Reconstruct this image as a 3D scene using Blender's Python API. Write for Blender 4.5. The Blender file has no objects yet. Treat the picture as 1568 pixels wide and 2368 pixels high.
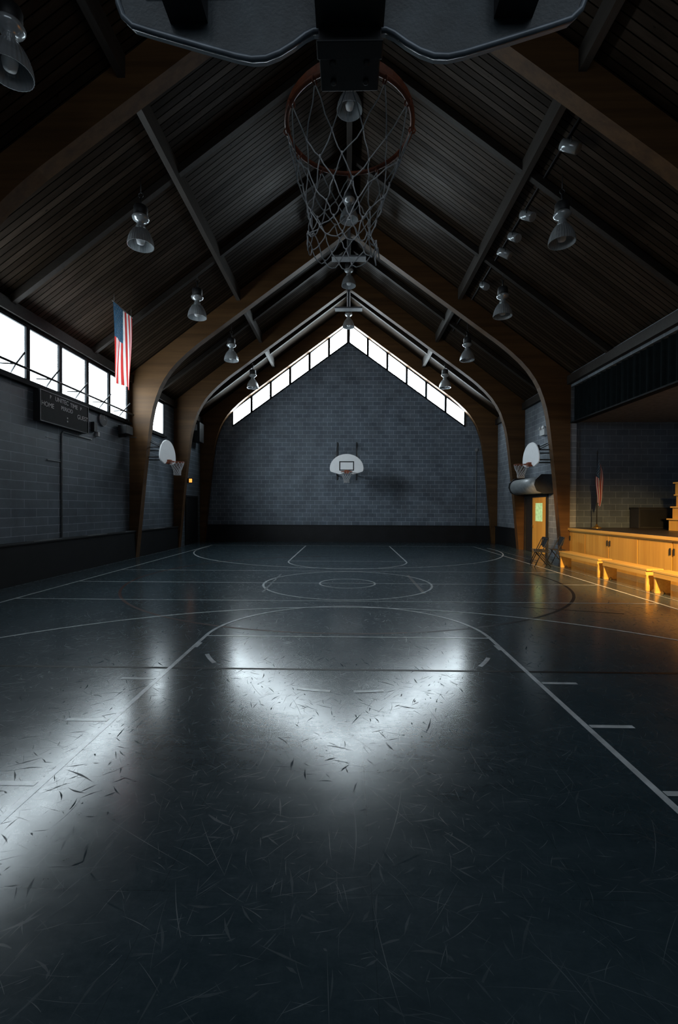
import bpy, math, random
from mathutils import Vector, Matrix
random.seed(7)
S = bpy.context.scene
COL = S.collection
S.view_settings.view_transform = 'Standard'
S.view_settings.look = 'None'
S.view_settings.exposure = 0.18

# ------------------------------------------------------------ node helpers
def new_mat(name):
    m = bpy.data.materials.new(name); m.use_nodes = True
    nt = m.node_tree
    return m, nt, nt.nodes['Principled BSDF']
def N(nt, t, **kw):
    n = nt.nodes.new(t)
    for k, v in kw.items(): setattr(n, k, v)
    return n
def L(nt, a, b): nt.links.new(a, b)
def math_n(nt, op, a, b=None, clamp=False):
    n = N(nt, 'ShaderNodeMath', operation=op); n.use_clamp = clamp
    for i, v in enumerate((a, b)):
        if v is None: continue
        if isinstance(v, (int, float)): n.inputs[i].default_value = v
        else: L(nt, v, n.inputs[i])
    return n.outputs[0]
def ramp(nt, fac, stops):
    r = N(nt, 'ShaderNodeValToRGB'); L(nt, fac, r.inputs[0])
    e = r.color_ramp.elements
    while len(e) < len(stops): e.new(0.5)
    for i, (p, c) in enumerate(stops):
        e[i].position = p; e[i].color = (c[0], c[1], c[2], 1)
    return r.outputs[0]
def obj_coord(nt):
    return N(nt, 'ShaderNodeTexCoord').outputs['Object']
def noise(nt, vec, scale, detail=3, rough=0.5):
    n = N(nt, 'ShaderNodeTexNoise'); n.inputs['Scale'].default_value = scale
    n.inputs['Detail'].default_value = detail; n.inputs['Roughness'].default_value = rough
    if vec is not None: L(nt, vec, n.inputs['Vector'])
    return n.outputs['Fac']
def mapping(nt, vec, loc=(0,0,0), rot=(0,0,0), scale=(1,1,1)):
    m = N(nt, 'ShaderNodeMapping'); L(nt, vec, m.inputs[0])
    m.inputs['Location'].default_value = loc; m.inputs['Rotation'].default_value = rot
    m.inputs['Scale'].default_value = scale
    return m.outputs[0]
def bump(nt, h, strength, dist, bsdf):
    b = N(nt, 'ShaderNodeBump'); b.inputs['Strength'].default_value = strength
    b.inputs['Distance'].default_value = dist
    L(nt, h, b.inputs['Height']); L(nt, b.outputs[0], bsdf.inputs['Normal'])

def paint(name, c, rough=0.5, metal=0.0, var=0.25, scale=6, bmp=0.0, spec=None):
    m, nt, b = new_mat(name)
    f = noise(nt, obj_coord(nt), scale, 4, 0.6)
    lo = [x*(1-var) for x in c]; hi = [min(1, x*(1+var)) for x in c]
    L(nt, ramp(nt, f, [(0.3, lo), (0.7, hi)]), b.inputs['Base Color'])
    b.inputs['Roughness'].default_value = rough; b.inputs['Metallic'].default_value = metal
    if spec is not None: b.inputs['Specular IOR Level'].default_value = spec
    if bmp: bump(nt, noise(nt, obj_coord(nt), scale*12, 3), bmp, 0.002, b)
    return m

def cloth(name, c):
    m, nt, b = new_mat(name)
    f = noise(nt, obj_coord(nt), 5, 3)
    col = ramp(nt, f, [(0.3, [x*0.85 for x in c]), (0.7, c)])
    L(nt, col, b.inputs['Base Color']); b.inputs['Roughness'].default_value = 0.85
    t = N(nt, 'ShaderNodeBsdfTranslucent'); L(nt, col, t.inputs[0])
    mx = N(nt, 'ShaderNodeMixShader'); mx.inputs[0].default_value = 0.4
    L(nt, b.outputs[0], mx.inputs[1]); L(nt, t.outputs[0], mx.inputs[2])
    L(nt, mx.outputs[0], nt.nodes['Material Output'].inputs[0])
    return m

def wood(name, dark, light, axis='y', rough=0.45, sc=1.0, spec=0.5):
    m, nt, b = new_mat(name)
    s = {'x': (0.6, 14, 14), 'y': (14, 0.6, 14), 'z': (14, 14, 0.6)}[axis]
    v = mapping(nt, obj_coord(nt), scale=[k*sc for k in s])
    f = noise(nt, v, 1.0, 6, 0.65)
    L(nt, ramp(nt, f, [(0.3, dark), (0.7, light)]), b.inputs['Base Color'])
    b.inputs['Roughness'].default_value = rough
    b.inputs['Specular IOR Level'].default_value = spec
    bump(nt, f, 0.15, 0.003, b)
    return m

def brick(name, ax, c1, c2, mortar, bw=0.406, rh=0.203, ms=0.007):
    m, nt, b = new_mat(name)
    oc = obj_coord(nt)
    sp = N(nt, 'ShaderNodeSeparateXYZ'); L(nt, oc, sp.inputs[0])
    cb = N(nt, 'ShaderNodeCombineXYZ')
    L(nt, sp.outputs[ax], cb.inputs[0]); L(nt, sp.outputs[2], cb.inputs[1])
    br = N(nt, 'ShaderNodeTexBrick'); L(nt, cb.outputs[0], br.inputs['Vector'])
    br.inputs['Scale'].default_value = 1.0
    br.inputs['Mortar Size'].default_value = ms
    br.inputs['Mortar Smooth'].default_value = 0.3
    br.inputs['Brick Width'].default_value = bw
    br.inputs['Row Height'].default_value = rh
    br.inputs['Color1'].default_value = (*c1, 1); br.inputs['Color2'].default_value = (*c2, 1)
    br.inputs['Mortar'].default_value = (*mortar, 1)
    f = noise(nt, oc, 1.3, 5, 0.65)
    g = ramp(nt, f, [(0.3, (0.68,)*3), (0.7, (1.22,)*3)])
    mx = N(nt, 'ShaderNodeMix', data_type='RGBA', blend_type='MULTIPLY')
    mx.inputs[0].default_value = 1.0
    L(nt, br.outputs['Color'], mx.inputs[6]); L(nt, g, mx.inputs[7])
    L(nt, mx.outputs[2], b.inputs['Base Color'])
    b.inputs['Roughness'].default_value = 0.55
    fine = noise(nt, oc, 60, 3)
    h = math_n(nt, 'SUBTRACT', math_n(nt, 'MULTIPLY', fine, 0.25), br.outputs['Fac'])
    bump(nt, h, 0.35, 0.006, b)
    return m

def emit(name, c, strength, var=0.0, sc=0.8, p0=0.35, p1=0.6):
    m = bpy.data.materials.new(name); m.use_nodes = True
    nt = m.node_tree; nt.nodes.clear()
    out = N(nt, 'ShaderNodeOutputMaterial'); e = N(nt, 'ShaderNodeEmission')
    e.inputs[1].default_value = strength
    if var:
        f = noise(nt, obj_coord(nt), sc, 4, 0.6)
        L(nt, ramp(nt, f, [(p0, [x*(1-var) for x in c]), (p1, c)]), e.inputs[0])
    else: e.inputs[0].default_value = (*c, 1)
    L(nt, e.outputs[0], out.inputs[0])
    return m

# ------------------------------------------------------------ materials
M = {}
WHI = (0.80, 0.93, 1.0)
M['sky_gable'] = emit('bright_gable_glass', WHI, 22.0, 0.05)
M['sky_side'] = emit('bright_side_glass', WHI, 13.0, 0.4, 0.9)
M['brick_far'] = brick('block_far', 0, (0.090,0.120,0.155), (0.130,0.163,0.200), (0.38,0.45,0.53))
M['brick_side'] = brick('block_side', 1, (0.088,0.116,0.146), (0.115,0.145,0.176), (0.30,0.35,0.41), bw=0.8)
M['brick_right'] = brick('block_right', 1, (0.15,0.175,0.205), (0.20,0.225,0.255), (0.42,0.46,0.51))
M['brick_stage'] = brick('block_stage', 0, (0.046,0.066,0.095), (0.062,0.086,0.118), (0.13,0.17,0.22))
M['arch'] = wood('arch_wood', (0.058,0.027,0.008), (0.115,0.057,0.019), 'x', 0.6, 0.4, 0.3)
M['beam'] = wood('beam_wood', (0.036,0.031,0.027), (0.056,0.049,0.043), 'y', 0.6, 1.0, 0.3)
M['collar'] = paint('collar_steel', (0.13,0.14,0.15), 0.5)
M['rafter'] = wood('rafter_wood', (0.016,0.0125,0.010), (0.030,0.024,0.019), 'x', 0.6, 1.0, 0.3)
M['oak'] = wood('oak_panel', (0.52,0.26,0.045), (0.76,0.45,0.10), 'z', 0.4, 0.3)
M['bench'] = wood('bench_wood', (0.58,0.32,0.065), (0.82,0.52,0.15), 'y', 0.35, 0.6)
M['stagefloor'] = wood('stage_floor_wood', (0.02,0.016,0.013), (0.04,0.031,0.025), 'y', 0.4)
M['steel'] = paint('painted_steel', (0.022,0.024,0.027), 0.5, 0.2)
M['frame'] = paint('window_frame', (0.012,0.014,0.016), 0.7, spec=0.1)
M['black'] = paint('black_paint', (0.012,0.013,0.015), 0.55)
M['board_black'] = paint('scoreboard_black', (0.008,0.009,0.010), 0.75, spec=0.2)
M['pad'] = paint('black_vinyl', (0.009,0.010,0.012), 0.55, var=0.3, scale=2, spec=0.3)
M['board'] = paint('white_board', (0.88,0.90,0.92), 0.4, var=0.03)
M['boardback'] = paint('board_back_steel', (0.036,0.048,0.056), 0.38, 0.2, var=0.35, scale=9, bmp=0.25)
M['flange'] = paint('board_flange_steel', (0.17,0.20,0.23), 0.35, 0.3, var=0.3, scale=9)
M['rim'] = paint('orange_rim', (0.24,0.060,0.022), 0.45, 0.1, var=0.4, scale=14)
M['net'] = paint('net_cord', (0.48,0.49,0.50), 0.8)
M['glasslamp'] = paint('prismatic_lamp_glass', (0.40,0.43,0.45), 0.2, 0.4, var=0.1)
M['grey'] = paint('grey_metal', (0.24,0.26,0.27), 0.45, 0.2)
M['white'] = paint('white_plastic', (0.50,0.52,0.53), 0.5, var=0.05)
M['flag_red'] = cloth('flag_red', (0.58,0.045,0.04))
M['flag_white'] = cloth('flag_white', (0.80,0.80,0.80))
M['flag_blue'] = cloth('flag_blue', (0.04,0.10,0.17))
M['flag_red_dark'] = cloth('flag_red_dark', (0.50,0.04,0.045))
M['flag_white_dark'] = cloth('flag_white_dark', (0.75,0.75,0.75))
M['curtain'] = paint('dark_curtain', (0.006,0.009,0.010), 0.95, spec=0.05)
M['ceil_stage'] = paint('stage_ceiling', (0.13,0.13,0.135), 0.8)
M['line_white'] = paint('court_paint_white', (0.66,0.70,0.73), 0.20, var=0.25, scale=7, spec=0.75)
M['line_faint'] = paint('court_paint_worn', (0.22,0.25,0.27), 0.22, var=0.5, scale=9)
M['line_dark'] = paint('court_paint_black', (0.006,0.008,0.010), 0.4, var=0.3, spec=0.15)
M['line_navy'] = paint('court_paint_navy', (0.008,0.011,0.017), 0.4, var=0.3, spec=0.15)
M['line_red'] = paint('court_paint_maroon', (0.040,0.012,0.009), 0.4, var=0.4, spec=0.12)
M['text'] = paint('scoreboard_lettering', (0.42,0.44,0.45), 0.6, var=0.02)
M['brass'] = paint('brass', (0.6,0.38,0.12), 0.3, 0.9)
M['exit'] = emit('exit_glow', (1.0,0.34,0.06), 1.5)
M['doorglass'] = emit('door_window_glow', (0.60,0.85,0.38), 0.75, 0.3, 9)

def deck():
    m, nt, b = new_mat('plank_deck')
    oc = obj_coord(nt)
    sp = N(nt, 'ShaderNodeSeparateXYZ'); L(nt, oc, sp.inputs[0])
    yy = math_n(nt, 'DIVIDE', sp.outputs[1], 0.135)
    idx = math_n(nt, 'FLOOR', yy)
    wn = N(nt, 'ShaderNodeTexWhiteNoise', noise_dimensions='1D'); L(nt, idx, wn.inputs['W'])
    fr = math_n(nt, 'FRACT', yy)
    ed = math_n(nt, 'ABSOLUTE', math_n(nt, 'SUBTRACT', fr, 0.5))
    gap = math_n(nt, 'GREATER_THAN', ed, 0.43)
    v = mapping(nt, oc, scale=(1.2, 9, 1.2))
    gr = noise(nt, v, 1.3, 6, 0.7)
    blot = noise(nt, mapping(nt, oc, scale=(0.6,3.5,0.6)), 1.3, 5, 0.7)
    mixf = math_n(nt, 'ADD', math_n(nt, 'ADD', math_n(nt, 'MULTIPLY', gr, 0.45), math_n(nt, 'MULTIPLY', wn.outputs[0], 0.25)), math_n(nt, 'MULTIPLY', blot, 0.30))
    c = ramp(nt, mixf, [(0.26, (0.013,0.009,0.006)), (0.5, (0.030,0.020,0.013)), (0.75, (0.068,0.047,0.032))])
    vk = N(nt, 'ShaderNodeTexVoronoi'); vk.inputs['Scale'].default_value = 2.6
    L(nt, mapping(nt, oc, scale=(1, 2.2, 1)), vk.inputs['Vector'])
    kn = math_n(nt, 'LESS_THAN', vk.outputs['Distance'], 0.09)
    gk = math_n(nt, 'MAXIMUM', gap, math_n(nt, 'MULTIPLY', kn, 0.7))
    mx = N(nt, 'ShaderNodeMix', data_type='RGBA'); L(nt, gk, mx.inputs[0]); L(nt, c, mx.inputs[6])
    mx.inputs[7].default_value = (0.003,0.003,0.002,1)
    L(nt, mx.outputs[2], b.inputs['Base Color'])
    L(nt, math_n(nt, 'ADD', math_n(nt, 'MULTIPLY', gr, 0.5), 0.22), b.inputs['Roughness'])
    ng = math_n(nt, 'SUBTRACT', 1.0, gap)
    L(nt, math_n(nt, 'MULTIPLY', ng, math_n(nt, 'ADD', math_n(nt, 'MULTIPLY', blot, 0.14), math_n(nt, 'MULTIPLY', wn.outputs[0], 0.07))), b.inputs['Specular IOR Level'])
    bump(nt, math_n(nt, 'MULTIPLY', gap, -1.0), 0.3, 0.003, b)
    return m
M['deck'] = deck()

def floor_mat():
    m, nt, b = new_mat('scuffed_floor')
    oc = obj_coord(nt)
    def layer(i, sc, width, keep, length, curv):
        v = mapping(nt, oc, loc=(i*13.7, i*7.3, 0), rot=(0,0,i*0.61), scale=(sc, sc, 0.0))
        vo = N(nt, 'ShaderNodeTexVoronoi', voronoi_dimensions='2D'); vo.inputs['Scale'].default_value = 1.0
        L(nt, v, vo.inputs['Vector'])
        d = N(nt, 'ShaderNodeVectorMath', operation='SUBTRACT'); L(nt, v, d.inputs[0]); L(nt, vo.outputs['Position'], d.inputs[1])
        sd = N(nt, 'ShaderNodeSeparateXYZ'); L(nt, d.outputs[0], sd.inputs[0])
        c = N(nt, 'ShaderNodeSeparateColor'); L(nt, vo.outputs['Color'], c.inputs[0])
        an = math_n(nt, 'MULTIPLY', c.outputs[0], 40.0)
        cs, sn = math_n(nt, 'COSINE', an), math_n(nt, 'SINE', an)
        x, y = sd.outputs[0], sd.outputs[1]
        xp = math_n(nt, 'ADD', math_n(nt, 'MULTIPLY', x, cs), math_n(nt, 'MULTIPLY', y, sn))
        yp = math_n(nt, 'SUBTRACT', math_n(nt, 'MULTIPLY', y, cs), math_n(nt, 'MULTIPLY', x, sn))
        cv = math_n(nt, 'MULTIPLY', math_n(nt, 'MULTIPLY', xp, xp), math_n(nt, 'MULTIPLY', math_n(nt, 'SUBTRACT', c.outputs[1], 0.5), curv))
        yp = math_n(nt, 'ADD', yp, cv)
        # stroke tapers to nothing at both ends
        half = math_n(nt, 'MULTIPLY', c.outputs[2], length)
        tap = math_n(nt, 'SUBTRACT', 1.0, math_n(nt, 'DIVIDE', math_n(nt, 'ABSOLUTE', xp), half), clamp=True)
        wd_ = math_n(nt, 'MULTIPLY', math_n(nt, 'MULTIPLY', c.outputs[1], width*sc), tap)
        line = math_n(nt, 'LESS_THAN', math_n(nt, 'ABSOLUTE', yp), wd_)
        kp = math_n(nt, 'LESS_THAN', math_n(nt, 'FRACT', math_n(nt, 'MULTIPLY', c.outputs[2], 7.77)), keep)
        return math_n(nt, 'MULTIPLY', line, kp)
    tot = None
    for i, a in enumerate([(1.6,0.0024,0.9,0.75,0.35),(2.4,0.0022,0.9,0.75,0.3),(3.4,0.0022,0.9,0.8,0.4),(4.8,0.0020,0.9,0.8,0.5),(7.0,0.0018,0.9,0.8,0.5),(10.0,0.0016,0.9,0.8,0.5)]):
        hit = layer(i, *a)
        tot = hit if tot is None else math_n(nt, 'ADD', tot, hit, clamp=True)
    scf = None
    for i, a in enumerate([(2.6,0.0090,0.6,0.40,0.5),(4.2,0.0085,0.8,0.5,0.6),(6.5,0.0070,0.8,0.6,0.6),(9.5,0.0055,0.8,0.7,0.6)]):
        hit = layer(i+7, *a)
        scf = hit if scf is None else math_n(nt, 'ADD', scf, hit, clamp=True)
    mask = ramp(nt, noise(nt, oc, 1.3, 4, 0.65), [(0.36, (0.20,)*3), (0.58, (1,)*3)])
    scr = math_n(nt, 'MULTIPLY', tot, mask)
    scuf = math_n(nt, 'MULTIPLY', scf, mask)
    big = noise(nt, oc, 0.7, 5, 0.65)
    mot = noise(nt, oc, 22, 6, 0.8)
    cloud = noise(nt, mapping(nt, oc, rot=(0,0,0.5), scale=(1.6,4.5,1)), 1.6, 8, 0.8)
    base = ramp(nt, math_n(nt, 'ADD', math_n(nt, 'MULTIPLY', big, 0.4), math_n(nt, 'ADD', math_n(nt, 'MULTIPLY', mot, 0.25), math_n(nt, 'MULTIPLY', cloud, 0.35))),
                [(0.36, (0.018,0.037,0.048)), (0.64, (0.052,0.084,0.103))])
    mx = N(nt, 'ShaderNodeMix', data_type='RGBA')
    L(nt, math_n(nt, 'MULTIPLY', scr, 0.42), mx.inputs[0]); L(nt, base, mx.inputs[6])
    mx.inputs[7].default_value = (0.19,0.23,0.25,1)
    mx1 = N(nt, 'ShaderNodeMix', data_type='RGBA')
    L(nt, math_n(nt, 'MULTIPLY', scuf, 0.15), mx1.inputs[0]); L(nt, mx.outputs[2], mx1.inputs[6])
    mx1.inputs[7].default_value = (0.012,0.015,0.018,1)
    sp = N(nt, 'ShaderNodeSeparateXYZ'); L(nt, oc, sp.inputs[0])
    seam = None
    for ax in (0, 1):
        fr = math_n(nt, 'FRACT', math_n(nt, 'DIVIDE', math_n(nt, 'ADD', sp.outputs[ax], 20.02), 0.915))
        s_ = math_n(nt, 'LESS_THAN', fr, 0.0022)
        seam = s_ if seam is None else math_n(nt, 'MAXIMUM', seam, s_)
    mx2 = N(nt, 'ShaderNodeMix', data_type='RGBA'); L(nt, math_n(nt,'MULTIPLY',seam,0.4), mx2.inputs[0])
    L(nt, mx1.outputs[2], mx2.inputs[6]); mx2.inputs[7].default_value = (0.008,0.01,0.012,1)
    L(nt, mx2.outputs[2], b.inputs['Base Color'])
    r = math_n(nt, 'ADD', math_n(nt, 'MULTIPLY', mot, 0.06), 0.095)
    r = math_n(nt, 'ADD', r, math_n(nt, 'MULTIPLY', cloud, 0.13))
    r = math_n(nt, 'ADD', r, math_n(nt, 'MULTIPLY', math_n(nt, 'MAXIMUM', scr, scuf), 0.35))
    L(nt, r, b.inputs['Roughness'])
    L(nt, math_n(nt, 'SUBTRACT', 0.66, math_n(nt, 'MULTIPLY', math_n(nt, 'MAXIMUM', scuf, math_n(nt,'MULTIPLY',scr,0.5)), 0.64)), b.inputs['Specular IOR Level'])
    b.inputs['IOR'].default_value = 1.6
    return m
M['floor'] = floor_mat()

# ------------------------------------------------------------ mesh builder
class MB:
    def __init__(s): s.v=[]; s.f=[]; s.mi=[]; s.sm=[]
    def add(s, vs, fs, mi=0, smooth=False):
        o=len(s.v); s.v += [tuple(p) for p in vs]
        for f in fs: s.f.append([i+o for i in f]); s.mi.append(mi); s.sm.append(smooth)
        return s
    def box(s, x0,x1,y0,y1,z0,z1, mi=0):
        vs=[(x,y,z) for x in (x0,x1) for y in (y0,y1) for z in (z0,z1)]
        return s.add(vs, [(0,1,3,2),(4,6,7,5),(0,4,5,1),(2,3,7,6),(0,2,6,4),(1,5,7,3)], mi)
    def prism(s, poly, plane, a, b, mi=0):
        n=len(poly)
        def P(p,t):
            if plane=='xz': return (p[0],t,p[1])
            if plane=='yz': return (t,p[0],p[1])
            return (p[0],p[1],t)
        vs=[P(p,a) for p in poly]+[P(p,b) for p in poly]
        fs=[list(range(n))[::-1], list(range(n,2*n))]+[(i,(i+1)%n,(i+1)%n+n,i+n) for i in range(n)]
        return s.add(vs, fs, mi)
    def tube(s, pts, r, seg=8, closed=False, mi=0, cap=True):
        pts=[Vector(p) for p in pts]; n=len(pts); vs=[]; fs=[]
        up=None
        for i,p in enumerate(pts):
            if closed: t=(pts[(i+1)%n]-pts[i-1])
            else: t=(pts[min(i+1,n-1)]-pts[max(i-1,0)])
            t.normalize()
            if up is None:
                up=Vector((0,0,1)) if abs(t.z)<0.9 else Vector((1,0,0))
            a=t.cross(up)
            if a.length<1e-4: a=t.cross(Vector((0.3,1,0.2)))
            a.normalize(); bb=a.cross(t).normalized(); up=bb
            for k in range(seg):
                an=2*math.pi*k/seg
                vs.append(p+a*math.cos(an)*r+bb*math.sin(an)*r)
        m=n if closed else n-1
        for i in range(m):
            j=(i+1)%n
            for k in range(seg):
                k2=(k+1)%seg
                fs.append((i*seg+k,i*seg+k2,j*seg+k2,j*seg+k))
        s.add(vs,fs,mi,True)
        if cap and not closed:
            o=len(s.v)-n*seg
            s.f.append([o+k for k in range(seg)][::-1]); s.mi.append(mi); s.sm.append(False)
            s.f.append([o+(n-1)*seg+k for k in range(seg)]); s.mi.append(mi); s.sm.append(False)
        return s
    def lathe(s, prof, c=(0,0,0), seg=32, mi=0, ridge=0.0, nr=16):
        vs=[]; fs=[]; n=len(prof)
        for (r,z) in prof:
            for k in range(seg):
                an=2*math.pi*k/seg
                rr=r*(1+ridge*(1 if k%2 else -1)) 
                vs.append((c[0]+rr*math.cos(an), c[1]+rr*math.sin(an), c[2]+z))
        for i in range(n-1):
            for k in range(seg):
                k2=(k+1)%seg
                fs.append((i*seg+k,i*seg+k2,(i+1)*seg+k2,(i+1)*seg+k))
        return s.add(vs,fs,mi,ridge==0)
    def obj(s, name, mats, parent=None, label=None, cat=None, kind=None, group=None, bevel=0):
        me=bpy.data.meshes.new(name); me.from_pydata(s.v,[],s.f)
        if not isinstance(mats,(list,tuple)): mats=[mats]
        for m in mats: me.materials.append(M[m])
        for p,mi,sm in zip(me.polygons,s.mi,s.sm): p.material_index=mi; p.use_smooth=sm
        me.update()
        o=bpy.data.objects.new(name,me); COL.objects.link(o)
        if parent: o.parent=parent
        tag(o,label,cat,kind,group)
        if bevel:
            b=o.modifiers.new('bevel','BEVEL'); b.width=bevel; b.segments=2; b.limit_method='ANGLE'
        return o
def tag(o,label=None,cat=None,kind=None,group=None):
    if label: o['label']=label
    if cat: o['category']=cat
    if kind: o['kind']=kind
    if group: o['group']=group
def empty(name, loc, label, cat, group=None, rotz=0):
    e=bpy.data.objects.new(name,None); e.empty_display_size=0.1; COL.objects.link(e)
    e.location=loc; e.rotation_euler=(0,0,rotz); tag(e,label,cat,None,group); return e
def copy_thing(root, loc, rotz=None, label=None):
    r=root.copy(); COL.objects.link(r); r.location=loc
    if rotz is not None: r.rotation_euler=(0,0,rotz)
    if label: r['label']=label
    def rec(a,b):
        for ch in list(a.children):
            c=ch.copy(); COL.objects.link(c); c.parent=b; rec(ch,c)
    rec(root,r)
    return r

# ------------------------------------------------------------ room dimensions
W=7.2; Y0=-3.0; Y1=22.4; EZ=6.05; RZ=11.46
MB().box(-W,W,Y0,Y1,-0.1,0).obj('floor','floor',kind='structure',label='scuffed dark grey gymnasium floor with seams')
gable=[(-W,0),(W,0),(W,EZ),(0,RZ),(-W,EZ)]
MB().prism(gable,'xz',Y1,Y1+0.2).obj('wall_far','brick_far',kind='structure',label='dark painted concrete block gable wall')
MB().prism(gable,'xz',Y0-0.2,Y0).obj('wall_near','brick_far',kind='structure',label='dark painted concrete block gable wall')
MB().box(-W-0.2,-W,Y0,Y1,0,EZ+0.05).obj('wall_left','brick_side',kind='structure',label='dark painted concrete block side wall')
SY0=5.5; SY1=14.9; SZ=1.07; OZ=5.6
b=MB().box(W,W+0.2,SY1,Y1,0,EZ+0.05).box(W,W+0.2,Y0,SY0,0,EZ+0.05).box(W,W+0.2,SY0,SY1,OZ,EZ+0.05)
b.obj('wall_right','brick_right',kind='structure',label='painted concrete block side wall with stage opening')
t=0.15
MB().prism([(-W-0.3,EZ-0.225),(0,RZ),(W+0.3,EZ-0.225),(W+0.3,EZ+t),(0,RZ+0.25),(-W-0.3,EZ+t)],'xz',Y0-0.2,Y1+0.2)\
  .obj('ceiling','deck',kind='structure',label='dark wooden plank deck pitched ceiling')
MB().box(-W,W,Y1-0.10,Y1,0,0.80).box(-W,W,Y1-0.13,Y1,0.80,0.83).obj('baseboard_far','pad',kind='structure',label='black vinyl padded wainscot band')
MB().box(W-0.10,W,19.0,Y1-0.13,0,0.80).box(W-0.13,W,19.0,Y1-0.13,0.80,0.83).obj('baseboard_right','pad',kind='structure',label='black vinyl padded wainscot band')

# ------------------------------------------------------------ arches
intr=[(0,10.66),(2.3,8.97),(4.6,7.28),(4.95,7.02),(5.3,6.73),(5.6,6.45),(5.85,6.17),(6.05,5.88),(6.2,5.6),(6.32,5.28),(6.42,4.95),(6.50,4.55),(6.56,4.1),(6.62,3.6),(6.72,2.73),(6.98,0.0)]
ext=[(W-0.01,0),(W-0.01,EZ-0.02),(0,RZ-0.02)]
def arch(y,wd,label):
    half=intr+ext
    b=MB().prism(half,'xz',y-wd/2,y+wd/2)
    b.prism([(-x,z) for x,z in half][::-1],'xz',y-wd/2,y+wd/2)
    return b.obj('roof_arch','arch',label=label,cat='arch beam',group='laminated roof arches')
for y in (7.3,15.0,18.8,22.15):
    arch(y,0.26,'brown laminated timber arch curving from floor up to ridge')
for y in (15.0,18.8):
    MB().box(-0.56,0.56,y-0.16,y+0.16,9.82,9.88).box(-0.05,0.05,y-0.16,y+0.16,9.88,10.75).obj('collar_tie','collar',label='grey steel collar tie below the roof ridge',cat='tie plate',group='ridge collar ties')
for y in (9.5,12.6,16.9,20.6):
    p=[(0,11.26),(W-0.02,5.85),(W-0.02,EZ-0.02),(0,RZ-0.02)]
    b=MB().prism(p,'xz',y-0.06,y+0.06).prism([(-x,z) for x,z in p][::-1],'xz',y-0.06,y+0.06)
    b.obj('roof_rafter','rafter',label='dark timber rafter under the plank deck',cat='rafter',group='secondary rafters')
for sx in (-1,1):
    p=[(sx*3.54,8.43),(sx*3.66,8.43),(sx*3.66,8.69),(sx*3.54,8.79)]
    if sx<0: p=p[::-1]
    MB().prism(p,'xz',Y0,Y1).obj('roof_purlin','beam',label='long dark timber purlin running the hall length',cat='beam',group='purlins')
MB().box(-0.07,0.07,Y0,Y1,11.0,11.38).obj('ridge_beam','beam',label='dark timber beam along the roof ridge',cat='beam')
MB().box(-W,-W+0.14,Y0,Y1,5.74,6.0).obj('trim_1','rafter',kind='structure',label='dark timber wall plate at the eave')
MB().box(W-0.14,W,Y0,Y1,5.68,5.95).obj('trim_2','rafter',kind='structure',label='dark timber wall plate at the eave')

# ------------------------------------------------------------ windows
wn=1
def topz(x): return 10.66-0.746*abs(x)
def botz(x): return 9.79-0.722*abs(x)
for sx in (-1,1):
    for i in range(6):
        a=0.95*i; c=0.95*(i+1)
        xa,xc=sx*a,sx*c
        fr=MB()
        yb,yf=Y1-0.10,Y1
        def quad(x0,x1,z00,z01,z10,z11,y0,y1,mb,mi=0):
            mb.prism([(x0,z00),(x1,z10),(x1,z11),(x0,z01)],'xz',y0,y1,mi)
        wa_=0.075 if i==0 else 0.055
        wc_=0.055
        quad(xa,xa+sx*wa_,botz(xa),topz(xa),botz(xa+sx*wa_),topz(xa+sx*wa_),yb,yf,fr)
        quad(xc-sx*wc_,xc,botz(xc-sx*wc_),topz(xc-sx*wc_),botz(xc),topz(xc),yb,yf,fr)
        quad(xa,xc,botz(xa)-0.03,botz(xa)+0.02,botz(xc)-0.03,botz(xc)+0.02,yb,yf,fr)
        quad(xa,xc,topz(xa)-0.02,topz(xa)+0.03,topz(xc)-0.02,topz(xc)+0.03,yb,yf,fr)
        o=fr.obj(f'window_{wn}','frame',kind='structure',label='slanted gable clerestory window with dark frame'); wn+=1
        g=MB(); quad(xa+sx*wa_,xc-sx*wc_,botz(xa)+0.01,topz(xa)-0.01,botz(xc)+0.01,topz(xc)-0.01,Y1-0.04,Y1-0.01,g)
        g.obj('glass','sky_gable',parent=o)
def side_window(y0,y1,z0=4.43,z1=5.69):
    global wn
    x0=-W; x1=-W+0.08; f=0.06
    fr=MB().box(x0,x1,y0,y0+f,z0,z1).box(x0,x1,y1-f,y1,z0,z1).box(x0,x1,y0+f,y1-f,z0,z0+f).box(x0,x1,y0+f,y1-f,z1-f,z1)
    o=fr.obj(f'window_{wn}','frame',kind='structure',label='high side window with dark steel frame'); wn+=1
    MB().box(x0+0.01,x0+0.03,y0+f,y1-f,z0+f,z1-f).obj('glass','sky_side',parent=o)
ys=[7.70,8.87,10.02,11.17,12.33,13.48,14.62]
for a,c in zip(ys[:-1],ys[1:]): side_window(a,c)
side_window(15.35,16.45); side_window(16.45,17.55)
MB().box(-W,-W+0.12,7.5,14.8,4.36,4.43).box(-W,-W+0.12,15.2,17.7,4.36,4.43).obj('trim_3','frame',kind='structure',label='dark window sill')
b=MB().tube([(-6.98,7.6,4.66),(-6.98,14.7,4.66)],0.028,8)
for y in (8.3,9.45,10.6,11.75,12.9,14.05):
    b.tube([(-W+0.02,y+0.12,4.52),(-6.98,y,4.66),(-6.72,y-0.10,4.86)],0.020,6)
    b.tube([(-W+0.02,y-0.25,4.60),(-6.98,y,4.66)],0.016,6)
b.obj('window_opener','black',label='black metal window opener rod with short arms',cat='window opener')

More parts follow.
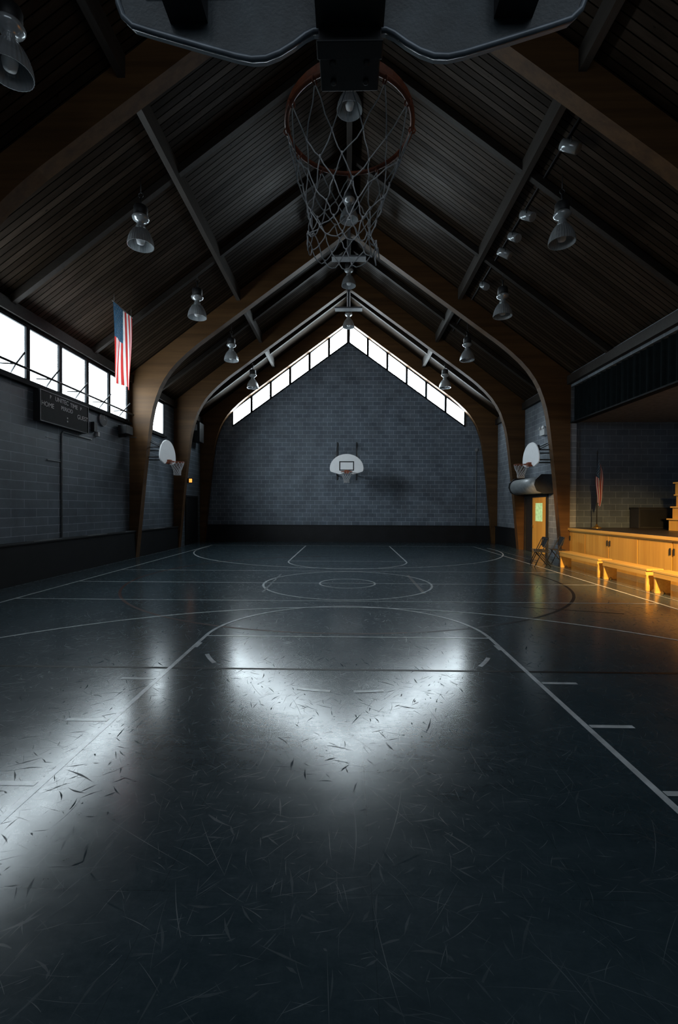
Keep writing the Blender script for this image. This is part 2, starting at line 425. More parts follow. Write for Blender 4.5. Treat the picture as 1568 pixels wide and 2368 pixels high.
# ------------------------------------------------------------ heater along left wall
h=empty('baseboard_heater',(-W,5.0,0),'long black metal radiator cover along block wall','heater')
b=MB().box(0,0.22,-7.9,13.6,0,0.84).box(0,0.25,-7.9,13.6,0.84,0.88)
b.obj('body','pad',parent=h,bevel=0.006)
for y in (2.9,5.0,7.1,9.2,11.3):
    b=MB()
    b.box(0.035,0.05,y,y+1.0,0.879,0.893).box(0.20,0.215,y,y+1.0,0.879,0.893)
    for k in range(20): b.box(0.04,0.21,y+k*0.05,y+k*0.05+0.024,0.879,0.891)
    b.obj('grille','grey',parent=h,label='slotted grey vent grille')

# ------------------------------------------------------------ scoreboard
def text_mesh(s, size, name='lettering', ext=0.002):
    cu=bpy.data.curves.new(name,'FONT'); cu.body=s; cu.size=size; cu.extrude=ext
    cu.align_x='CENTER'; cu.align_y='CENTER'
    o=bpy.data.objects.new('tmp',cu); COL.objects.link(o)
    bpy.context.view_layer.update()
    me=bpy.data.meshes.new_from_object(o.evaluated_get(bpy.context.evaluated_depsgraph_get()))
    bpy.data.objects.remove(o); me.name=name
    return me
sb=empty('scoreboard',(-W,11.25,4.0),'black electronic scoreboard with white lettering on block wall','scoreboard')
MB().box(0.0,0.16,-0.95,0.95,-0.36,0.36).obj('body','board_black',parent=sb,bevel=0.01)
b=MB()
for (y0,y1,z0,z1) in ((-0.97,0.97,0.345,0.365),(-0.97,0.97,-0.365,-0.345),(-0.97,-0.95,-0.345,0.345),(0.95,0.97,-0.345,0.345)):
    b.box(0.005,0.172,y0,y1,z0,z1)
b.obj('border','steel',parent=sb)
for s_,yy,zz,sz in (('HOME',-0.70,0.05,0.16),('P',-0.60,0.25,0.12),('UNITEC',-0.17,0.25,0.15),('TIME',0.32,0.23,0.15),('PERIOD',0.03,0.08,0.14),('P',0.62,0.23,0.12),('GUEST',0.70,0.0,0.16)):
    me=text_mesh(s_,sz); me.materials.clear(); me.materials.append(M['text'])
    o=bpy.data.objects.new('lettering',me); COL.objects.link(o); o.parent=sb
    o.matrix_local=Matrix(((0,0,1,0.166),(1,0,0,yy),(0,1,0,zz),(0,0,0,1)))
for z in (-0.12,-0.20): MB().tube([(0.16,0.05,z),(0.168,0.05,z)],0.022,12).obj('colon_dot','text',parent=sb)

c=empty('wall_clock',(-W,13.2,4.22),'round dark wall clock with pale rim','clock')
MB().tube([(0.005,0,0),(0.06,0,0)],0.20,32).obj('case','grey',parent=c)
MB().tube([(0.06,0,0),(0.066,0,0)],0.175,32).obj('dial','black',parent=c)
b=MB().box(0.067,0.072,-0.008,0.008,-0.02,0.13).box(0.067,0.072,-0.02,0.10,-0.007,0.007)
b.obj('clock_hand','white',parent=c)
b=MB().tube([(-W+0.02,12.62,3.55),(-W+0.02,11.35,3.55),(-W+0.02,11.30,3.50),(-W+0.02,11.30,0.9)],0.02,8)
b.obj('electrical_conduit','grey',label='grey painted conduit running down block wall',cat='conduit')
b=MB().box(-W,-W+0.10,12.62,12.78,3.78,4.05); b.obj('control_box','black',label='small black control box beside scoreboard',cat='control box',bevel=0.006)
b=MB().box(-W,-W+0.08,12.85,12.95,3.68,3.80); b.obj('switch_box','white',label='small white switch box on block wall',cat='switch box',bevel=0.004)
sp=empty('wall_speaker',(-W,14.2,4.05),'black speaker on angled wall bracket','speaker')
MB().prism([(0.08,-0.14),(0.34,-0.10),(0.34,0.16),(0.08,0.16)],'xz',-0.22,0.22).obj('cabinet','black',parent=sp,bevel=0.01)
MB().box(0.0,0.08,-0.05,0.05,-0.20,0.14).tube([(0.0,0,-0.16),(0.55,0,-0.20)],0.012,8).obj('bracket','steel',parent=sp)
sp=empty('wall_speaker',(-W,21.2,5.1),'black wall speaker with white notices','speaker')
MB().box(0.06,0.36,-0.3,0.3,-0.4,0.5).obj('cabinet','black',parent=sp,bevel=0.01)
MB().box(0.0,0.06,-0.1,0.1,-0.1,0.1).obj('bracket','steel',parent=sp)
MB().box(0.10,0.24,-0.304,-0.30,0.12,0.40).obj('notice','white',parent=sp)
MB().box(-W,-W+0.012,10.72,11.2,3.32,3.335).obj('wall_cable','grey',label='thin grey cable run fixed on block wall',cat='cable')
MB().box(-W,-W+0.03,10.75,11.25,2.78,2.80).obj('wall_cable','grey',label='thin grey cable run fixed on block wall',cat='cable')

d=MB().box(-W,-W+0.06,20.0,20.08,0,2.2).box(-W,-W+0.06,21.5,21.58,0,2.2).box(-W,-W+0.06,20.08,21.5,2.12,2.2)
do=d.obj('door_1','black',kind='structure',label='dark double door in block wall')
MB().box(-W,-W+0.04,20.08,21.5,0.0,2.12).obj('leaf','pad',parent=do)
e=empty('exit_sign',(-W,19.9,2.84),'small glowing orange sign box above door','exit sign')
MB().box(0.0,0.38,-0.03,0.03,-0.11,0.11).obj('housing','black',parent=e)
MB().box(0.23,0.36,-0.036,-0.03,-0.08,0.08).obj('face','exit',parent=e)

# ------------------------------------------------------------ hanging high bay lamps
prof_bell=[(0.055,0.46),(0.07,0.44),(0.085,0.40),(0.10,0.36),(0.155,0.30),(0.20,0.22),(0.235,0.13),(0.25,0.05),(0.253,0.0),(0.244,0.0),(0.238,0.05),(0.222,0.13),(0.188,0.21),(0.145,0.285),(0.09,0.34),(0.0,0.36)]
prof_cap=[(0.0,0.60),(0.10,0.60),(0.155,0.585),(0.168,0.555),(0.150,0.52),(0.10,0.485),(0.06,0.46),(0.055,0.43)]
prof_can=[(0.0,0.80),(0.07,0.80),(0.125,0.785),(0.135,0.76),(0.135,0.61),(0.12,0.60),(0.0,0.60)]
def lamp(loc, roofz):
    e=empty('pendant_lamp',loc,'high-bay pendant lamp with ribbed bell glass shade','pendant lamp','hanging high-bay lamps')
    MB().lathe(prof_bell,seg=64,ridge=0.010).obj('lamp_shade','glasslamp',parent=e)
    MB().lathe(prof_cap,seg=32).obj('upper_reflector','glasslamp',parent=e)
    MB().lathe(prof_can,seg=32).obj('ballast_housing','black',parent=e)
    hgt=roofz-loc[2]
    b=MB().tube([(0,0,0.80),(0,0,0.98)],0.02,8)
    b.tube([(0.05*math.cos(a),0,1.02+0.05*math.sin(a)) for a in [k*math.pi/6 for k in range(12)]],0.008,6,closed=True)
    b.tube([(0,0,1.06),(0,0,hgt)],0.008,6)
    b.obj('hanger_rod','steel',parent=e)
    MB().lathe([(0.0,0.22),(0.06,0.22),(0.09,0.14),(0.07,0.05),(0,0.03)],seg=16).obj('bulb','white',parent=e)
    return e
ly=[9.15,12.6,16.3,20.0]; LZ=6.93; RLZ=9.58
side0=lamp((-4.2,ly[0],LZ),8.31)
for y in ly[1:]: copy_thing(side0,(-4.2,y,LZ))
copy_thing(side0,(-4.13,5.50,LZ))
for y in ly: copy_thing(side0,(4.22,y,LZ))
r0=lamp((0,ly[0],RLZ),11.02)
for y in ly[1:]: copy_thing(r0,(0,y,RLZ))

MB().tube([(3.98,7.45,8.43),(3.98,17.5,8.43)],0.02,8).obj('lighting_pipe','black',label='black pipe carrying small stage spotlights',cat='pipe')
def spot(loc):
    e=empty('spotlight',loc,'small can stage spotlight clamped on pipe','spotlight','stage spotlights')
    d=Vector((0.55,-0.45,-0.55)).normalized()
    p0=Vector((0,0,-0.22))-d*0.16; p1=Vector((0,0,-0.22))+d*0.18
    MB().tube([p0,p0+d*0.07,p0+d*0.08,p1],0.095,20,cap=True).obj('can','glasslamp',parent=e)
    MB().tube([p1,p1+d*0.01],0.08,20).obj('lens','grey',parent=e)
    MB().tube([(0,0,-0.02),(0,0.0,-0.06),(-0.02,-0.10,-0.12),(-0.02,-0.10,-0.22)],0.010,6).tube([(0,0,-0.06),(0.02,0.10,-0.12),(0.02,0.10,-0.22)],0.010,6).obj('yoke','black',parent=e)
    return e
s0=spot((3.98,8.35,8.43))
for y in (10.3,11.1,11.8,13.5,15.6): copy_thing(s0,(3.98,y,8.43),rotz=random.uniform(-0.8,0.6))

# ------------------------------------------------------------ basketball hoops
def outline():
    pts=[(0.105,0.0),(0.13,-0.012),(0.165,-0.038),(0.205,-0.062),(0.245,-0.077),(0.285,-0.079),(0.33,-0.070),(0.42,-0.044),(0.58,0.004),(0.635,0.022),(0.665,0.050),(0.68,0.09),(0.685,0.16)]
    for a in range(5,91,5):
        r=math.radians(a); pts.append((0.685*math.cos(r),0.16+0.58*math.sin(r)))
    left=[(-x,z) for x,z in pts[:-1]][::-1]
    return pts+left
def net_mesh(lean=(0,0),frayed=False,seed=1,cr=0.0034):
    rnd=random.Random(seed)
    lev=[(0.0,0.226),(-0.135,0.186),(-0.20,0.158),(-0.262,0.136),(-0.32,0.122),(-0.375,0.118),(-0.41,0.118)]
    n=12; nodes=[]
    for k,(z,r) in enumerate(lev):
        row=[]
        for i in range(n):
            th=2*math.pi*(i+0.5*(k%2))/n
            j=0.0 if k==0 else (0.006*(1+k*0.3) if frayed else 0.005)
            f=-z/0.41
            row.append(Vector((r*math.cos(th)+lean[0]*f+rnd.uniform(-j,j), r*math.sin(th)+lean[1]*f+rnd.uniform(-j,j), z+(0 if k==0 else rnd.uniform(-j,j)))))
        nodes.append(row)
    b=MB()
    def seg(a,c,r=cr,sag=0.004):
        m1=a.lerp(c,0.33)+Vector((rnd.uniform(-sag,sag),rnd.uniform(-sag,sag),-sag*0.6))
        m2=a.lerp(c,0.66)+Vector((rnd.uniform(-sag,sag),rnd.uniform(-sag,sag),-sag*0.6))
        b.tube([a,m1,m2,c],r,5)
    for k in range(len(lev)-1):
        for i in range(n):
            a=nodes[k][i]
            if k%2==0: c1=nodes[k+1][i]; c2=nodes[k+1][(i-1)%n]
            else: c1=nodes[k+1][i]; c2=nodes[k+1][(i+1)%n]
            seg(a,c1); seg(a,c2)
    for k in range(1,len(lev)):
        for i in range(n):
            p=nodes[k][i]; b.tube([p+Vector((0,0,0.007)),p-Vector((0,0,0.007))],cr*1.6,6)
    last=nodes[-1]
    for i in range(n):
        a=last[i]; c=last[(i+1)%n]
        m=(a+c)/2+Vector((0,0,-0.022)); b.tube([a,(a+m)/2+Vector((0,0,-0.008)),m,(c+m)/2+Vector((0,0,-0.008)),c],cr,5)
    if frayed:
        a=last[0]; b.tube([a,a+Vector((0.004,0.0,-0.03)),a+Vector((-0.004,0,-0.06)),a+Vector((0.0,0,-0.085))],0.0030,5)
        b.tube([nodes[5][11],nodes[5][11]+Vector((0.02,0,-0.05)),last[0]+Vector((0.006,0,-0.02)),last[0]+Vector((0.012,0,-0.06))],0.0026,5)
    return b
def hoop(loc,rotz,label,arm,near=False,zrail=(0.35,1.75),square=True):
    e=empty('basketball_hoop',loc,label,'basketball hoop',None,rotz)
    ol=outline()
    bb=MB().prism(ol,'xz',0.0,0.02,0).obj('backboard','board',parent=e)
    MB().prism([(x*0.985,0.16+(z-0.16)*0.985) for x,z in ol],'xz',-0.006,0.0).obj('back_panel','boardback',parent=bb)
    MB().tube([(x,-0.004,z) for x,z in ol],0.009,8,closed=True).obj('edge_flange','flange' if near else 'board',parent=bb)
    if square:
        q=MB(); x=0.305; z0=0.06; z1=0.45; w=0.045
        q.box(-x,x,0.02,0.023,z1-w,z1).box(-x,x,0.02,0.023,z0,z0+w).box(-x,-x+w,0.02,0.023,z0+w,z1-w).box(x-w,x,0.02,0.023,z0+w,z1-w)
        q.obj('target_square','black',parent=bb)
    rc=0.335; R=0.228
    r=MB().tube([(R*math.cos(a),rc+R*math.sin(a),0) for a in [2*math.pi*k/64 for k in range(64)]],0.0085,10,closed=True)
    ro=r.obj('rim','rim',parent=e)
    for sx in (-1,1):
        p=MB()
        pts=[]
        for k in range(9):
            a=math.radians(-90+ (8+k*9.5))
            pts.append((sx*R*math.cos(a)*1.0, rc+R*math.sin(a)))
        vs=[]
        for i,(px,py) in enumerate(pts):
            hh=0.030*(1-i/8)+0.003
            vs += [(px*1.01,py,0.008),(px*1.01,py,0.008+hh),(px*1.03,py-0.003,0.008+hh),(px*1.03,py-0.003,0.008)]
        fs=[]
        for i in range(8):
            for k in range(4):
                fs.append((i*4+k,i*4+(k+1)%4,(i+1)*4+(k+1)%4,(i+1)*4+k))
        fs += [(0,1,2,3),(32,35,34,33)]
        p.add(vs,fs)
        p.obj('side_plate','rim',parent=ro)
    hk=MB()
    for i in range(12):
        th=2*math.pi*i/12
        cx,cy=R*math.cos(th),rc+R*math.sin(th)
        hk.tube([(cx+0.012*math.cos(a)*math.cos(th),cy+0.012*math.cos(a)*math.sin(th),-0.012+0.012*math.sin(a)) for a in [k*math.pi/4 for k in range(8)]],0.003,5,closed=True)
    hk.obj('net_hook','rim',parent=ro)['kind']='stuff'
    nm=net_mesh((-0.032,0.0) if near else (0,0),near,3 if near else 5,0.0021 if near else 0.0045)
    no=nm.obj('net','net',parent=ro); no.location=(0,rc,-0.018)
    k=MB().box(-0.090,0.090,-0.03,0.125,-0.060,0.075)
    k.box(-0.096,0.096,-0.036,0.02,-0.063,-0.056)
    for sx in (-1,1):
        for yy in (0.03,0.09): k.tube([(sx*0.05,yy,-0.067),(sx*0.05,yy,-0.060)],0.010,8)
    k.obj('rim_bracket','steel' if near else 'rim',parent=e,bevel=0.003)
    s=MB()
    if near:
        s.box(-0.096,0.096,-0.12,-0.03,-0.02,1.5)
    for sx in (-1,1):
        s.box(sx*0.47-0.055,sx*0.47+0.055,-0.07,-0.006,0.025,0.60)
        s.box(sx*0.47-0.13,sx*0.47+0.13,-0.018,-0.006,0.10,0.135)
        s.tube([(sx*0.47-0.17,-0.014,0.118),(sx*0.47+0.17,-0.014,0.118)],0.006,6)
        for zz in ((0.45,) if near else (0.12,0.45)):
            s.tube([(sx*0.47,-0.05,zz),(sx*0.47,-arm+0.01,zz)],0.022,8)
        s.box(sx*0.47-0.03,sx*0.47+0.03,-arm+0.01,-arm+0.05,zrail[0]-0.4,zrail[1])
        s.tube([(sx*0.47,-0.05,0.45),(sx*0.47,-arm+0.03,zrail[1]-0.1)],0.014,8)
    s.box(-0.5,0.5,-0.05,-0.03,0.42,0.47)
    s.obj('support_arm','black' if near else 'steel',parent=e)
    return e
hoop((0.0,1.34,3.05),0,'dull orange rim with frayed white net below fan backboard',4.34,True)
hoop((-0.05,18.75,3.14),math.pi,'white fan backboard with black target square on wall arms',3.65,False,(0.3,1.75))
hoop((-6.2,15.55,3.22),-math.pi/2,'white fan backboard on short side wall arms',1.0,False,(0.3,1.0),False)
hoop((6.2,15.55,3.16),math.pi/2,'white fan backboard on short side wall arms above doorway',1.0,False,(0.3,1.0),False)

# ------------------------------------------------------------ flags
def star(r):
    return [((r if k%2==0 else r*0.4)*math.sin(math.pi*k/5),(r if k%2==0 else r*0.4)*math.cos(math.pi*k/5)) for k in range(10)]
def flag(parent, Wd, Hd, posf, mats=('flag_red','flag_white','flag_blue')):
    nu,nv=52,60; b=MB(); vs=[]
    for j in range(nv+1):
        for i in range(nu+1): vs.append(posf(i/nu,j/nv,0))
    b.v+= [tuple(v) for v in vs]
    for j in range(nv):
        for i in range(nu):
            b.f.append([j*(nu+1)+i,j*(nu+1)+i+1,(j+1)*(nu+1)+i+1,(j+1)*(nu+1)+i]); b.sm.append(True)
            st=i//4
            b.mi.append(2 if (i<28 and j<nv*0.42) else (0 if st%2==0 else 1))
    b.obj('cloth',list(mats),parent=parent)
    s=MB()
    for r in range(11):
        for c_ in range(9):
            if (r+c_)%2: continue
            u=(c_+1)/10*0.538; v=(r+1)/12*0.42
            for side in (0.004,-0.004):
                s.add([posf(u+px/Wd,v-py/Hd,side) for px,py in star(0.026)],[list(range(10))])
    s.obj('stars',mats[1],parent=parent)
fl=empty('national_flag',(-5.9,11.83,6.81),'american flag hung vertically from the sloped ceiling','flag')
def pf(u,v,s): return (0.05*math.sin(u*9+v*2)*(0.3+v)+s, (u-0.5)*0.98+0.02*math.sin(v*5), -v*1.97)
flag(fl,0.98,1.97,pf)
b=MB().tube([(0,-0.53,0.01),(0,0.53,0.01)],0.012,8)
for yy in (-0.45,0.45): b.tube([(0,yy,0.01),(0,yy,0.24)],0.004,6)
b.obj('hanging_rod','grey',parent=fl)

fp=empty('flagpole',(7.72,14.25,SZ),'american flag furled on a floor-standing dark pole','flag')
MB().lathe([(0,0),(0.14,0),(0.14,0.02),(0.06,0.06),(0.03,0.09),(0.02,0.13),(0,0.13)],seg=24).obj('base','brass',parent=fp)
MB().tube([(0,0,0.1),(0,0,2.3)],0.014,10).lathe([(0.0,2.44),(0.012,2.39),(0.03,2.34),(0.012,2.30),(0,2.29)],seg=12).obj('pole','steel',parent=fp)
def pf2(u,v,s):
    wv=math.sin(math.pi*min(1,v*0.85+0.12))
    return (0.0-0.05*wv+u*(0.04+0.19*wv)+0.015*math.sin(v*9), -0.05+0.03*(0.5+v)*math.sin(u*13+v*1.5)+s, 2.26-v*1.45-u*0.38*(1-0.5*v))
flag(fp,1.0,1.5,pf2,('flag_red_dark','flag_white_dark','flag_blue'))

# ------------------------------------------------------------ stage
SX=12.5
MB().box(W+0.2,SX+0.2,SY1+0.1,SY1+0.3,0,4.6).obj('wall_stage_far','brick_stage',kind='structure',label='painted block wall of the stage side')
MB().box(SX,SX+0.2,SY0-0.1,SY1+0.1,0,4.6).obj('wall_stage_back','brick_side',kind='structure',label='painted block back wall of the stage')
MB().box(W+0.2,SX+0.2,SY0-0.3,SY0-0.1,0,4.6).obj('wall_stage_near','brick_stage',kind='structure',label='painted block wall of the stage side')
MB().box(W+0.2,SX+0.2,SY0-0.3,SY1+0.3,4.5,4.6).obj('ceiling_stage','ceil_stage',kind='structure',label='grey stage ceiling')
st=empty('stage',(W,SY0,0),'raised stage with orange-brown wooden cabinet front','stage')
Ls=SY1-SY0
MB().box(0.03,SX-W-0.01,0,Ls+0.09,0,SZ-0.05).obj('body','oak',parent=st)
MB().box(-0.06,SX-W-0.01,0,Ls-0.01,SZ-0.05,SZ).obj('stage_floor','stagefloor',parent=st)
MB().box(-0.07,-0.03,0,Ls,SZ-0.09,SZ-0.012).box(-0.03,0.03,0,Ls,SZ-0.13,SZ-0.05).obj('nosing','bench',parent=st,bevel=0.004)
MB().box(0.0,0.03,0,Ls,0,0.12).obj('kickboard','oak',parent=st)
edges=[14.88,13.9,12.65,11.4,10.2,8.95,7.7,6.5,5.55]
for i in range(len(edges)-1):
    y1,y0=edges[i]-SY0,edges[i+1]-SY0
    dd=MB().box(-0.012,0.028,y0+0.016,y1-0.016,0.13,SZ-0.14)
    dobj=dd.obj('door','oak',parent=st,bevel=0.003)
    hy = y0+0.06 if i%2==1 else y1-0.06
    MB().box(-0.035,-0.012,hy-0.018,hy+0.018,SZ-0.42,SZ-0.27).obj('handle','black',parent=dobj,bevel=0.003)
nP=260; vs=[]; fs=[]
for i in range(nP+1):
    y=SY0+ (SY1-SY0)*i/nP; x=W+0.10+0.035*math.sin(i*0.9)+0.01*math.sin(i*2.3)
    vs += [(x,y,OZ+0.02),(x,y,4.47)]
for i in range(nP): fs.append((2*i,2*i+1,2*i+3,2*i+2))
MB().add(vs,fs,0,True).obj('stage_valance','curtain',label='dark pleated curtain valance across stage opening',cat='curtain')
MB().box(W-0.02,W+0.2,SY0,SY1,4.44,4.48).obj('trim_4','frame',kind='structure',label='metal edge trim below the valance')
kb=empty('opening_stand_in',(10.1,14.72,SZ),'low black cabinet shape standing in for a dark wall opening','cabinet')  # cabinet-shaped black box put where the stage wall has a dark opening
MB().box(-0.95,0.95,-0.25,0.2,0.0,0.62).box(-0.98,0.98,-0.28,0.2,0.62,0.66).obj('body','black',parent=kb,bevel=0.005)
for sx in (-0.5,0.5): MB().box(sx-0.42,sx+0.42,-0.27,-0.25,0.06,0.58).obj('door','pad',parent=kb,bevel=0.004)
cr=empty('choir_riser',(9.0,12.6,SZ),'orange-brown wooden stepped riser on stage','riser')
for k in range(4):
    x0=0.05+0.10*k if k<3 else 0.22
    MB().box(x0,1.8,-0.4,0.4,0.34*k,0.34*k+0.30).obj('step','oak',parent=cr,bevel=0.005)
    MB().box(x0-0.05,1.8,-0.43,0.43,0.34*k+0.30,0.34*k+0.34).obj('tread','bench',parent=cr,bevel=0.005)

# ------------------------------------------------------------ benches
def bench(y0,y1,label):
    Lb=y1-y0; e=empty('bench',(6.25,(y0+y1)/2,0),label,'bench','wooden benches')
    MB().box(-0.17,0.17,-Lb/2,Lb/2,0.41,0.455).obj('seat','bench',parent=e,bevel=0.006)
    for sy in (-1,1):
        yy=sy*(Lb/2-0.06)
        MB().prism([(-0.15,0),(-0.05,0),(0,0.06),(0.05,0),(0.15,0),(0.15,0.41),(-0.15,0.41)],'xz',yy-0.022,yy+0.022).obj('leg','bench',parent=e,bevel=0.003)
    for xx in (-0.165,0.14):
        MB().box(xx,xx+0.025,-Lb/2+0.04,Lb/2-0.04,0.32,0.41).obj('apron','bench',parent=e)
bench(11.15,13.2,'light wooden bench with panel legs beside stage')
bench(9.35,11.0,'light wooden bench with panel legs beside stage')
bench(7.3,9.2,'light wooden bench with panel legs beside stage')

def chair(loc,rotz):
    e=empty('folding_chair',loc,'black metal folding chair next to wooden bench','chair','black folding chairs',rotz)
    for sx in (-1,1):
        x=sx*0.21
        MB().tube([(x,0.22,0),(x,0.02,0.43),(x,-0.12,0.72),(x*0.9,-0.16,0.80)],0.013,8).obj('leg','black',parent=e)
        MB().tube([(x*0.88,-0.24,0),(x*0.88,0.12,0.42)],0.013,8).obj('leg','black',parent=e)
    MB().tube([(-0.19,-0.16,0.80),(0.19,-0.16,0.80)],0.012,8).tube([(-0.2,0.17,0.11),(0.2,0.17,0.11)],0.008,6).tube([(-0.18,-0.19,0.06),(0.18,-0.19,0.06)],0.008,6).obj('frame','black',parent=e)
    MB().prism([(-0.20,0.425),(0.20,0.44),(0.21,0.43),(0.20,0.42),(-0.20,0.405)],'yz',-0.195,0.195).obj('seat','black',parent=e,bevel=0.006)
    MB().prism([(-0.095,0.55),(-0.16,0.79),(-0.175,0.785),(-0.11,0.545)],'yz',-0.20,0.20).obj('backrest','black',parent=e,bevel=0.004)
    return e
c0=chair((5.62,13.35,0),1.45)
copy_thing(c0,(5.85,13.92,0),1.6)
copy_thing(c0,(6.42,14.1,0),1.5)

# ------------------------------------------------------------ right wall doorway
d=MB().box(W-0.06,W,16.45,16.55,0,2.2).box(W-0.06,W,18.45,18.55,0,2.2).box(W-0.06,W,16.55,18.45,2.1,2.2)
do=d.obj('door_2','steel',kind='structure',label='double doorway with orange wooden leaf')
lf=MB().box(W-0.05,W-0.01,16.6,17.75,0.01,2.1).obj('leaf','oak',parent=do)
MB().box(W-0.058,W-0.05,16.85,17.45,1.2,1.88).obj('window_pane','doorglass',parent=lf)
MB().box(W-0.09,W-0.05,17.62,17.70,0.95,1.05).obj('handle','brass',parent=lf)
MB().box(W-0.04,W-0.01,17.80,18.4,0.01,2.1).obj('leaf','black',parent=do)
rs=empty('roll_shutter_housing',(W-0.35,17.3,2.52),'grey cylindrical metal roll-up housing above doorway','shutter housing')
MB().tube([(0,-1.25,0),(0,1.25,0)],0.30,32).obj('drum','grey',parent=rs)
pp=[(0.34,-0.3),(0.34,0.36),(-0.1,0.36),(-0.3,0.18),(-0.34,0),(-0.25,-0.22),(0,-0.33)]
MB().prism(pp,'xz',-1.30,-1.25).obj('end_plate','steel',parent=rs)
MB().prism(pp,'xz',1.25,1.30).obj('end_plate','steel',parent=rs)
el=empty('emergency_light',(W,16.7,4.45),'white twin-head emergency light on block wall','emergency light')
MB().box(-0.16,0.0,-0.20,0.20,-0.12,0.12).obj('housing','white',parent=el,bevel=0.01)
for s_ in (-1,1): MB().tube([(-0.10,s_*0.12,0.14),(-0.20,s_*0.14,0.16)],0.06,14).obj('lamp_head','white',parent=el)
MB().box(W-0.06,W,19.9,20.25,3.95,4.2).obj('wall_notice_box','white',label='small white box mounted on block wall',cat='wall box',bevel=0.006)
b=MB().tube([(6.26,Y1-0.03,0.83),(6.26,Y1-0.03,4.45)],0.02,8).box(6.20,6.32,Y1-0.07,Y1,4.45,4.6)
b.obj('electrical_conduit','grey',label='thin grey conduit with small box on block wall',cat='conduit')

# ------------------------------------------------------------ court lines
lz=[0.0010]
def strip(pts,w,mat='line_white',label='painted white court line on gym floor',closed=False):
    lz[0]+=0.00006; z=lz[0]
    pts=[Vector((p[0],p[1],0)) for p in pts]; n=len(pts); vs=[]; fs=[]
    for i,p in enumerate(pts):
        if closed: t_=(pts[(i+1)%n]-pts[i-1])
        else: t_=(pts[min(i+1,n-1)]-pts[max(i-1,0)])
        t_.normalize(); nn=Vector((-t_.y,t_.x,0))*w/2
        a=p+nn; c=p-nn
        vs += [(a.x,a.y,z),(c.x,c.y,z)]
    for i in range(n if closed else n-1):
        j=(i+1)%n; fs.append((2*i,2*i+1,2*j+1,2*j))
    MB().add(vs,fs).obj('court_line',mat,label=label,cat='floor marking',group='painted court lines')
def arc(cx,cy,r,a0,a1,n=64): return [(cx+r*math.cos(math.radians(a0+(a1-a0)*k/n)),cy+r*math.sin(math.radians(a0+(a1-a0)*k/n))) for k in range(n+1)]
NR=1.67; FR=18.42; C=10.03; FT=5.85; FFT=14.2; w=0.046
dk='painted dark court line on gym floor'
strip(arc(-0.05,10.85,4.85,-80,100,64),0.055,'line_navy',dk)
strip(arc(-0.05,10.85,4.85,100,280,64),0.055,'line_red','painted maroon court line on gym floor')
strip([(-7.0,4.66),(7.1,4.66)],0.045,'line_dark',dk)
strip([(1.50,8.85),(1.50,11.35)],0.07,'line_dark',dk)
strip([(2.6,7.85),(4.4,7.3)],0.03,'line_dark',dk)
strip([(-5.0,13.0),(5.0,13.2)],0.03,'line_navy',dk)
for sx in (-1,1):
    strip([(sx*1.83,-0.4),(sx*1.83,FT)],w)
    strip([(sx*1.83,FFT),(sx*1.83,20.0)],w)
    for k,yy in enumerate((2.68,3.50,4.36)):
        strip([(sx*1.86,yy),(sx*2.19,yy)],w)
    strip([(sx*1.80,5.36),(sx*1.80,5.55)],w)
strip([(-1.83,FT),(1.83,FT)],0.035)
strip([(-1.83,FFT),(1.83,FFT)],0.04)
strip(arc(0,FT,1.83,0,180),w)
strip(arc(0,FFT,1.83,180,360),w)
for a0,a1 in ((205,216),(255,265),(272,281),(323,334)):
    strip(arc(0,FT,1.75,a0,a1,8),w)
strip(arc(0,NR,5.93,-8,188,96),w)
strip(arc(0,FR,5.93,172,368,96),w)
strip(arc(0,C,1.83,0,360,64)[:-1],w,closed=True)
strip(arc(0,C,0.61,0,360,48)[:-1],0.04,closed=True)
strip([(-6.0,C),(5.5,C)],0.04)
strip([(-6.0,8.1),(5.5,8.1)],0.036)
strip([(-6.0,11.95),(5.5,11.95)],0.036)
strip([(-6.0,-1.0),(-6.0,20.0)],w); strip([(5.5,-1.0),(5.5,20.0)],w)
strip([(-6.0,20.0),(5.5,20.0)],w)
strip([(-6.9,9.0),(-6.9,20)],0.03,'line_faint'); strip([(6.0,7.0),(6.0,18)],0.04,'line_faint')
strip([(-1.66,8.85),(-1.66,11.35)],0.05,'line_faint')

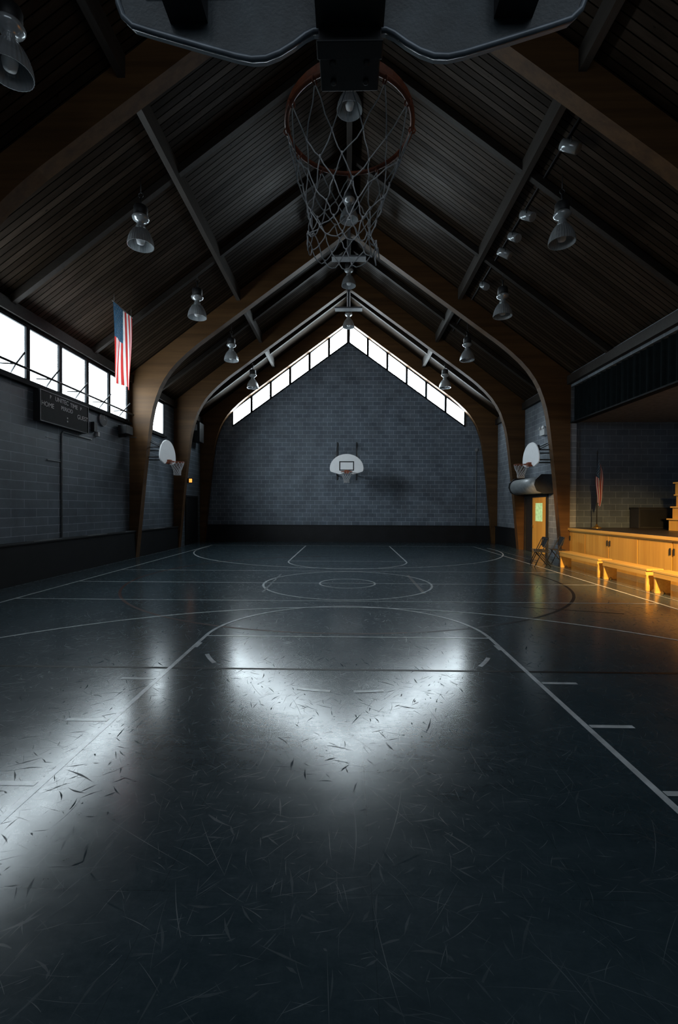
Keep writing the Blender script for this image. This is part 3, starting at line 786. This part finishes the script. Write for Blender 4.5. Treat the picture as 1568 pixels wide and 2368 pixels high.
# ------------------------------------------------------------ lights
def area(name,loc,target,size,sy,energy,color):
    l=bpy.data.lights.new(name,'AREA'); l.shape='RECTANGLE'; l.size=size; l.size_y=sy; l.energy=energy; l.color=color
    o=bpy.data.objects.new(name,l); COL.objects.link(o); o.location=loc
    o.rotation_euler=(Vector(target)-Vector(loc)).to_track_quat('-Z','Y').to_euler(); return o
def spotl(name,loc,target,energy,color,size,blend=0.8,rad=0.2):
    l=bpy.data.lights.new(name,'SPOT'); l.energy=energy; l.color=color; l.spot_size=size; l.spot_blend=blend; l.shadow_soft_size=rad
    o=bpy.data.objects.new(name,l); COL.objects.link(o); o.location=loc
    o.rotation_euler=(Vector(target)-Vector(loc)).to_track_quat('-Z','Y').to_euler(); return o
WARM=(1.0,0.58,0.20)
COOL=(0.82,0.93,1.0)
spotl('warm_stage_spot',(4.6,4.0,4.2),(7.2,10.6,0.3),5600,WARM,math.radians(44))
spotl('warm_door_fill',(3.6,11.5,3.4),(7.2,17.1,1.1),1300,WARM,math.radians(22),0.5)  # added spot that brightens the door leaf, no fixture modelled
spotl('warm_riser_spot',(8.8,8.5,4.2),(10.0,12.6,1.7),650,WARM,math.radians(24),1.0)
spotl('cool_board_fill',(-5.6,9.0,5.2),(0.2,20.5,3.6),1150,COOL,math.radians(58),1.0,0.9)  # added fill, whitens the far backboard as if from the left windows
spotl('cool_side_board_fill',(2.5,7.5,5.2),(-6.2,15.5,3.6),900,COOL,math.radians(16),1.0,0.25)  # added fill aimed at the left side backboard, no real lamp
spotl('cool_side_board_fill',(-4.5,8.5,5.2),(6.2,15.5,3.6),900,COOL,math.radians(16),1.0,0.25)  # same kind of added fill for the right side backboard
l=bpy.data.lights.new('stage_fill','POINT'); l.energy=16; l.color=(0.90,0.95,1.0); l.shadow_soft_size=0.15  # added point fill for the stage block wall, not an actual bulb
o=bpy.data.objects.new('stage_fill',l); COL.objects.link(o); o.location=(10.3,10.6,3.9)
area('rear_fill',(0,-2.7,5.6),(0,12,5.0),8.0,3.0,75,(0.82,0.91,1.0))  # added area fill behind the camera, no window in the near wall

wd=bpy.data.worlds.new('world'); S.world=wd; wd.use_nodes=True
wd.node_tree.nodes['Background'].inputs[0].default_value=(0.5,0.6,0.7,1)
wd.node_tree.nodes['Background'].inputs[1].default_value=0.3

# ------------------------------------------------------------ camera
cd=bpy.data.cameras.new('camera'); cam=bpy.data.objects.new('camera',cd); COL.objects.link(cam)
cd.sensor_fit='VERTICAL'; cd.sensor_height=36; cd.lens=16; cd.clip_start=0.02; cd.clip_end=200
R=Matrix.Rotation(math.radians(1.09),4,'Z')@Matrix.Rotation(math.radians(90-0.49),4,'X')@Matrix.Rotation(0.0045,4,'Z')
cam.matrix_world=Matrix.Translation((0,0,1.66))@R
S.camera=cam
